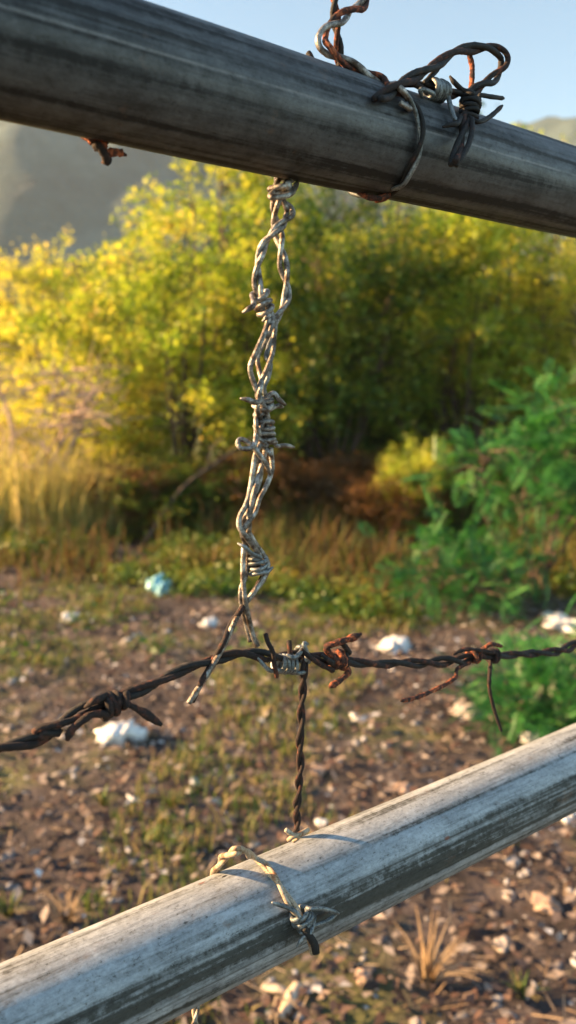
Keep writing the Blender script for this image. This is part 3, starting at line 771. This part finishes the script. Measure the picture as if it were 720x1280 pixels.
rng = np.random.RandomState(77)
gx, gy = patches(rng, 4200, -3.4, 4.2, 1.2, 7.2, 3.2, .5, 4)
me = blades(rng, gx, gy, 9, .03 + .05 * rng.rand(len(gx)), .022, .8, .0028)
tag(link('grass', me, M_grass), kind='stuff')
gx, gy = patches(rng, 6500, -4.2, 4.8, 4.6, 9.3, 2.9, -.1, 21)
dens = rng.rand(len(gx)) < np.clip((gy - 4.2 + .7 * np.tanh(gx)) / 2.4, 0, 1) * np.clip((gx + 2.8) / 1.8 + .3, .25, 1)
gx, gy = gx[dens], gy[dens]
me = blades(rng, gx, gy, 12, (.06 + .42 * rng.rand(len(gx)) ** 2.6) * np.clip((gy - 3.6) / 3.6, .3, 1.15), .06, .7, .0055)
tag(link('weeds', me, M_weed), kind='stuff')
# leafy ground cover among the weeds
cx, cy = patches(rng, 1500, -3.6, 4.4, 3.9, 8.6, 1.7, .4, 9)
kp = rng.rand(len(cx)) < np.clip((cy - 3.6 + .9 * np.tanh(cx * 1.5)) / 2.2, .05, 1)
cx, cy = cx[kp], cy[kp]
per = 46; n = len(cx) * per
hh = np.repeat(.05 + .17 * rng.rand(len(cx)) ** 1.5, per)
C = np.stack([np.repeat(cx, per) + rng.randn(n) * .09, np.repeat(cy, per) + rng.randn(n) * .09, hh * rng.rand(n)], 1)
a, b, c = rand_rot(n, rng, .8); s_ = (.012 + .022 * rng.rand(n))[:, None]
Q = np.stack([C - a * s_, C + b * s_ * .5, C + a * s_ - c * s_ * .3, C - b * s_ * .5], 1)
M_cover = leaf_mat('ground_cover_leaves', [(.020, .07, .014), (.045, .12, .02), (.12, .20, .03), (.26, .24, .05), (.24, .12, .04)], .35, 1.1)
tag(link('ground_cover', quads('ground_cover', Q), M_cover), kind='stuff')

def litter(name, n, mat, x0, x1, y0, y1, smin, smax, seed, dens=None):
    rng = np.random.RandomState(seed)
    x = x0 + (x1 - x0) * rng.rand(n); y = y0 + (y1 - y0) * rng.rand(n) ** 1.4
    s = smin + (smax - smin) * rng.rand(n) ** 3.0
    a = rng.rand(n) * 6.283
    # octahedron-like pebble with 10 verts
    k = 6
    ring = np.stack([np.cos(np.arange(k) / k * 6.283), np.sin(np.arange(k) / k * 6.283)], 1)
    V = np.zeros((n, k * 2 + 1, 3)); jit = .7 + .55 * rng.rand(n, k)
    asp = .55 + .45 * rng.rand(n)
    fl = .25 + .4 * rng.rand(n)
    for j in range(k):
        for lvl, (rr, zz) in enumerate(((1, 0.0), (.72, .7))):
            px = ring[j, 0] * jit[:, j] * rr; py = ring[j, 1] * jit[:, j] * rr * asp
            V[:, lvl * k + j, 0] = px; V[:, lvl * k + j, 1] = py; V[:, lvl * k + j, 2] = zz * fl * (.7 + .5 * rng.rand(n))
    V[:, 2 * k, 2] = fl * (.85 + .2 * rng.rand(n))
    ca, sa = np.cos(a), np.sin(a)
    Xr = V[:, :, 0] * ca[:, None] - V[:, :, 1] * sa[:, None]; Yr = V[:, :, 0] * sa[:, None] + V[:, :, 1] * ca[:, None]
    tilt = rng.randn(n, 2) * .25
    Zr = V[:, :, 2] + Xr * tilt[:, :1] + Yr * tilt[:, 1:]
    W = np.stack([Xr, Yr, Zr], -1) * s[:, None, None]
    W[:, :, 0] += x[:, None]; W[:, :, 1] += y[:, None]; W[:, :, 2] += (ground_h(x, y) - s * .22)[:, None]
    T = []
    for j in range(k):
        j2 = (j + 1) % k
        T += [(j, j2, k + j2), (j, k + j2, k + j), (k + j, k + j2, 2 * k)]
    T = np.array(T)
    Fc = (np.arange(n)[:, None, None] * (2 * k + 1) + T[None]).reshape(-1, 3)
    return tag(link(name, mesh_np(name, W.reshape(-1, 3), Fc), mat, None, False), kind='stuff')
M_g = M_gravel
litter('gravel', 34000, M_g, -3.2, 3.4, 1.1, 7.5, .004, .030, 5)
gx = -4.4 + 3.3 * rng.rand(420); gy = 7.3 + 1.1 * rng.rand(420)
k_ = gx < -1.2 - (8.5 - gy) * .5
me = blades(rng, gx[k_], gy[k_], 18, .45 + .55 * rng.rand(k_.sum()) * np.clip((-gx[k_] - .9) / 1.4, .2, 1), .07, .55, .006)
tag(link('tall_grass', me, island_mat('sunlit_straw_grass', [(.50, .48, .12), (.68, .58, .20), (.78, .62, .27), (.46, .48, .10)], .6, .6)), kind='stuff')
# small pale scraps of paper and plastic trodden into the soil
n = 900
x = -3.2 + 6.6 * rng.rand(n); y = 1.2 + 6.2 * rng.rand(n) ** 1.2
a, b, c = rand_rot(n, rng, 4)
s = (.006 + .020 * rng.rand(n) ** 2.2)[:, None]
C = np.stack([x, y, ground_h(x, y) + .018], 1)
Q = np.stack([C - a * s, C + b * s * .7 + c * s * .3, C + a * s * .9, C - b * s * .6 + c * s * .2], 1)
tag(link('paper_scraps', quads('paper_scraps', Q), island_mat('pale_scraps', [(.45, .42, .40), (.62, .60, .60), (.75, .76, .78)])), kind='stuff')
# fallen leaves: curled quads
n = 30000
x = -3.2 + 6.6 * rng.rand(n); y = 1.1 + 6.6 * rng.rand(n) ** 1.5
a, b, c = rand_rot(n, rng, 2.2)
s = (.008 + .022 * rng.rand(n) ** 2)[:, None]
C = np.stack([x, y, ground_h(x, y) + .012 + .012 * rng.rand(n)], 1)
Q = np.stack([C - a * s, C + b * s * .5 + c * s * .35, C + a * s + c * s * .3, C - b * s * .5 + c * s * .25], 1)
tag(link('leaf_litter', quads('leaf_litter', Q), M_litter), kind='stuff')

n = 5200
x = -3 + 6.2 * rng.rand(n); y = 1.1 + 5.5 * rng.rand(n) ** 1.4; a_ = rng.rand(n) * 6.28; L_ = .012 + .035 * rng.rand(n) ** 1.6
d_ = np.stack([np.cos(a_), np.sin(a_), rng.randn(n) * .22], 1) * L_[:, None]; w_ = np.stack([-np.sin(a_), np.cos(a_), .3 + 0 * a_], 1) * (.0009 + .0016 * rng.rand(n))[:, None]
C = np.stack([x, y, ground_h(x, y) + .016 + .01 * rng.rand(n)], 1)
Q = np.stack([C - d_ - w_, C + d_ - w_, C + d_ + w_, C - d_ + w_], 1)
tag(link('straw', quads('straw', Q), M_dry), kind='stuff')

# ------------------------------------------------------------------ litter things: bags, stones, chips
def lumpy(name, loc, dims, seed, mat, label, cat, group=None, crumple=.35, rz=0.0, sub=17):
    rng = np.random.RandomState(seed)
    nu, nv = sub * 2, sub
    u = np.linspace(0, 2 * math.pi, nu, endpoint=False); v = np.linspace(0, math.pi, nv)
    Uu, Vv = np.meshgrid(u, v)
    D = np.stack([np.cos(Uu) * np.sin(Vv), np.sin(Uu) * np.sin(Vv), np.cos(Vv)], -1)
    r = np.ones(Uu.shape)
    for k in range(14):
        d = rng.randn(3); d /= np.linalg.norm(d); f = 1.5 + 7 * rng.rand()
        r += crumple * .38 / (1 + .22 * f) * np.abs(np.sin((D @ d) * f + rng.rand() * 6.28)) * (1 if k % 2 else -1) * 1.6
    P = D * r[..., None] * np.array(dims) / 2
    P[..., 2] = np.maximum(P[..., 2], -dims[2] * .32) + dims[2] * .30
    Fc = [(i * nu + j, (i + 1) * nu + j, (i + 1) * nu + (j + 1) % nu, i * nu + (j + 1) % nu) for i in range(nv - 1) for j in range(nu)]
    o = link(name, mesh_np(name, P.reshape(-1, 3), Fc), mat, None, cat == 'stone')
    o.location = loc; o.rotation_euler = (0, 0, rz)
    return tag(o, label, cat, group)

def bag(px, py, w, h, seed, label, mat=None, name='plastic_bag', cat='plastic bag', lift=0.0, dep=None, crumple=.9):
    """px, py: centre in the photo; w, h: its size there"""
    g = on_ground(px, py + h * .35)
    d = (g - EYE).dot(FWD); m = d / F
    return lumpy(name, (g.x, g.y, ground_h(g.x, g.y) + lift), (w * m * .82, (dep or w * .6) * m, h * m * (.72 if cat == 'stone' else .62)), seed, mat or M_plastic_w, label, cat, 'rubbish scattered on the clearing', crumple, seed * .7)

bag(155, 912, 48, 38, 1, 'white crumpled plastic bag just below the left barb of the rusty wire')
bag(88, 770, 30, 16, 2, 'white plastic scrap lying on bare soil at the left, below the blue bag')
bag(201, 730, 30, 30, 3, 'pale blue crumpled plastic bag left of the hanging grey wire', M_plastic_b)
bag(3, 738, 12, 14, 4, 'small white scrap at the very left edge of the clearing')
bag(261, 775, 22, 18, 5, 'off-white plastic scrap beside the lower end of the hanging grey wire')
bag(494, 801, 44, 26, 6, 'white crumpled bag lying just above the rusty wire, right of centre')
bag(704, 776, 62, 26, 7, 'long white bag at the right edge above the rusty wire')
bag(382, 644, 15, 14, 8, 'small white scrap under the thicket, left one of a close pair')
bag(412, 645, 14, 14, 9, 'small greyish white scrap under the thicket, right one of a close pair')
bag(430, 661, 13, 11, 10, 'tiny peach-white scrap in front of the pair under the thicket', M_card)
bag(402, 1022, 20, 16, 11, 'white scrap right of the rusty drop wire, just above the lower pipe')
bag(165, 1002, 28, 13, 12, 'flat white scrap below the big bag at the left, beside a clod')
bag(448, 901, 16, 12, 13, 'small white scrap right of the upper part of the drop wire')
bag(670, 918, 48, 13, 14, 'flat white scrap touching the top edge of the lower pipe at the right')
bag(712, 1014, 30, 22, 15, 'white bag just under the lower pipe at the right edge')
bag(243, 977, 14, 14, 16, 'little round white scrap left of the drop wire')

def stone(px, py, w, h, seed, label, mat=M_stone):
    return bag(px, py, w, h, seed, label, mat, 'stone', 'stone', 0, w * .8, .45)
stone(683, 1127, 40, 22, 31, 'flat buff stone at the lower right under the pipe', M_stone_d)
stone(637, 1113, 17, 16, 32, 'small rounded white stone left of the flat buff stone')
stone(585, 887, 50, 14, 33, 'long pale stone below the right barb of the rusty wire')
stone(627, 1168, 26, 20, 34, 'greyish stone below the flat buff stone', M_stone)
stone(505, 990, 30, 16, 35, 'pale stone just above the lower pipe, right of centre', M_stone_d)
stone(398, 1055 - 90, 26, 14, 36, 'buff stone beside the middle of the drop wire', M_stone_d)
stone(262, 1000, 12, 12, 37, 'small grey stone between the flat white scrap and the drop wire')
stone(455, 1080 + 135, 26, 20, 38, 'buff stone at the bottom near the dry straw tuft', M_stone_d)
stone(640, 1075, 24, 14, 39, 'pale stone just under the lower pipe above the white stone')
stone(520, 1268, 18, 14, 40, 'small pale stone at the bottom edge below the straw tuft')

def chip(px, py, length, width, ang, label):
    g = on_ground(px, py); d = (g - EYE).dot(FWD) / F
    L, W, T = length * d * 1.25, width * d, .008
    rng = np.random.RandomState(int(px))
    n = 12; xs = np.linspace(-.5, .5, n)
    V = []; Fc = []
    for i, t in enumerate(xs):
        wv = W * (.5 - .18 * abs(t) - .08 * rng.rand()); zc = .006 * math.sin(t * 4) + .010
        for sy, sz in ((-1, 0), (1, 0), (1, 1), (-1, 1)): V.append((t * L, sy * wv + rng.randn() * .001, zc + sz * T * (1 - abs(t))))
    for i in range(n - 1):
        for k in range(4): Fc.append((i * 4 + k, i * 4 + (k + 1) % 4, i * 4 + 4 + (k + 1) % 4, i * 4 + 4 + k))
    Fc += [(3, 2, 1, 0), tuple((n - 1) * 4 + k for k in range(4))]
    o = link('wood_chip', mesh_np('wood_chip', V, Fc), M_card, None, False)
    o.location = (g.x, g.y, ground_h(g.x, g.y)); o.rotation_euler = (0, .06, ang)
    return tag(o, label, 'wood chip', 'rubbish scattered on the clearing')
chip(362, 1252, 46, 16, 1.15, 'pale wood chip standing on end at the bottom of the clearing')
chip(342, 1236, 26, 13, -.5, 'short pale wood chip beside the steeper one at the bottom')

# dry straw tuft
def tuft(px, py, n, h, seed, mat, label, name='straw_tuft', width=.0045, lean=1.0):
    g = on_ground(px, py); rng = np.random.RandomState(seed)
    Vs, Fs = [], []
    for i in range(n):
        az = rng.rand() * 6.28; L = h * (.6 + .6 * rng.rand()); l = lean * (.3 + .9 * rng.rand())
        wv = np.array([-math.sin(az), math.cos(az), 0]) * width * (.6 + .8 * rng.rand()); b = np.array([math.cos(az), math.sin(az), 0])
        k0 = len(Vs); m_ = 7
        for j in range(m_):
            t = j / (m_ - 1)
            c = b * (L * l * t ** 1.4 * .8 + .01) + np.array([0, 0, L * (t - .45 * l * t * t)])
            ww = wv * (1 - t * .9); nn = np.array([0, 0, .0012])
            Vs += [c - ww, c + ww, c + nn]
        for j in range(m_ - 1):
            a0 = k0 + j * 3
            Fs += [(a0, a0 + 3, a0 + 5, a0 + 2), (a0 + 2, a0 + 5, a0 + 4, a0 + 1), (a0, a0 + 1, a0 + 4, a0 + 3)]
    o = link(name, mesh_np(name, np.array(Vs), np.array(Fs)), mat, None, False)
    o.location = (g.x, g.y, ground_h(g.x, g.y))
    return tag(o, label, 'grass tuft', 'grass tufts on the clearing')
tuft(535, 1222, 26, .17, 1, M_dry, 'dry straw-coloured grass tuft at the lower right under the pipe', width=.006)
tuft(652, 1238, 18, .07, 2, M_grass, 'small green tuft right of the dry straw tuft', 'grass_tuft')
tuft(85, 1155, 34, .09, 3, M_dry, 'dry golden grass tuft touching the lower pipe at the left')
tuft(12, 1145, 26, .08, 4, M_grass, 'green tuft at the left edge above the lower pipe', 'grass_tuft')
tuft(130, 1010, 26, .07, 5, M_grass, 'green tuft left of the flat white scrap', 'grass_tuft')
tuft(215, 1010, 26, .07, 6, M_grass, 'green tuft right of the flat white scrap', 'grass_tuft')
tuft(290, 1205, 22, .06, 7, M_grass, 'yellow-green tuft below the lower pipe, left of the wire tie', 'grass_tuft')

# ------------------------------------------------------------------ light
SUN_EL, SUN_AZ = R(20), R(86)        # azimuth measured to the left of the view direction
sd = Vector((-math.sin(SUN_AZ) * math.cos(SUN_EL), math.cos(SUN_AZ) * math.cos(SUN_EL), math.sin(SUN_EL)))
sl = bpy.data.lights.new('sun', 'SUN'); sl.energy = 5.0; sl.angle = R(.5); sl.color = (1.0, .61, .28)
so = bpy.data.objects.new('sun', sl); COL.objects.link(so)
so.rotation_euler = sd.to_track_quat('Z', 'Y').to_euler()
w = bpy.data.worlds.new('World'); S.world = w; w.use_nodes = True
nt = w.node_tree; bg = nt.nodes['Background']
sky = nt.nodes.new('ShaderNodeTexSky'); sky.sky_type = 'NISHITA'; sky.sun_disc = False
sky.sun_elevation = SUN_EL; sky.sun_rotation = -SUN_AZ
sky.air_density = 1.0; sky.dust_density = .1; sky.ozone_density = 1.0; sky.altitude = 100
nt.links.new(mixc(nt, 1, sky.outputs[0], (.96, 1.05, .97, 1), 'MULTIPLY'), bg.inputs['Color']); bg.inputs['Strength'].default_value = .062

# ------------------------------------------------------------------ camera
cam = bpy.data.cameras.new('camera'); co = bpy.data.objects.new('camera', cam); COL.objects.link(co)
co.location = EYE; co.rotation_euler = (math.pi / 2 - PITCH, 0, 0)
cam.sensor_fit = 'VERTICAL'; cam.sensor_height = 24; cam.lens = 24 * F / 1280
cam.clip_start = .02; cam.clip_end = 3000
cam.dof.use_dof = True; cam.dof.focus_distance = .46
cam.dof.aperture_fstop = (cam.lens) / 4.0
S.camera = co

S.view_settings.view_transform = 'Standard'; S.view_settings.look = 'None'
S.view_settings.gamma = 1; S.view_settings.exposure = 2.22
S.cycles.use_denoising = True
S.cycles.max_bounces = 8; S.cycles.transparent_max_bounces = 4; S.cycles.volume_bounces = 1
S.cycles.sample_clamp_indirect = 6
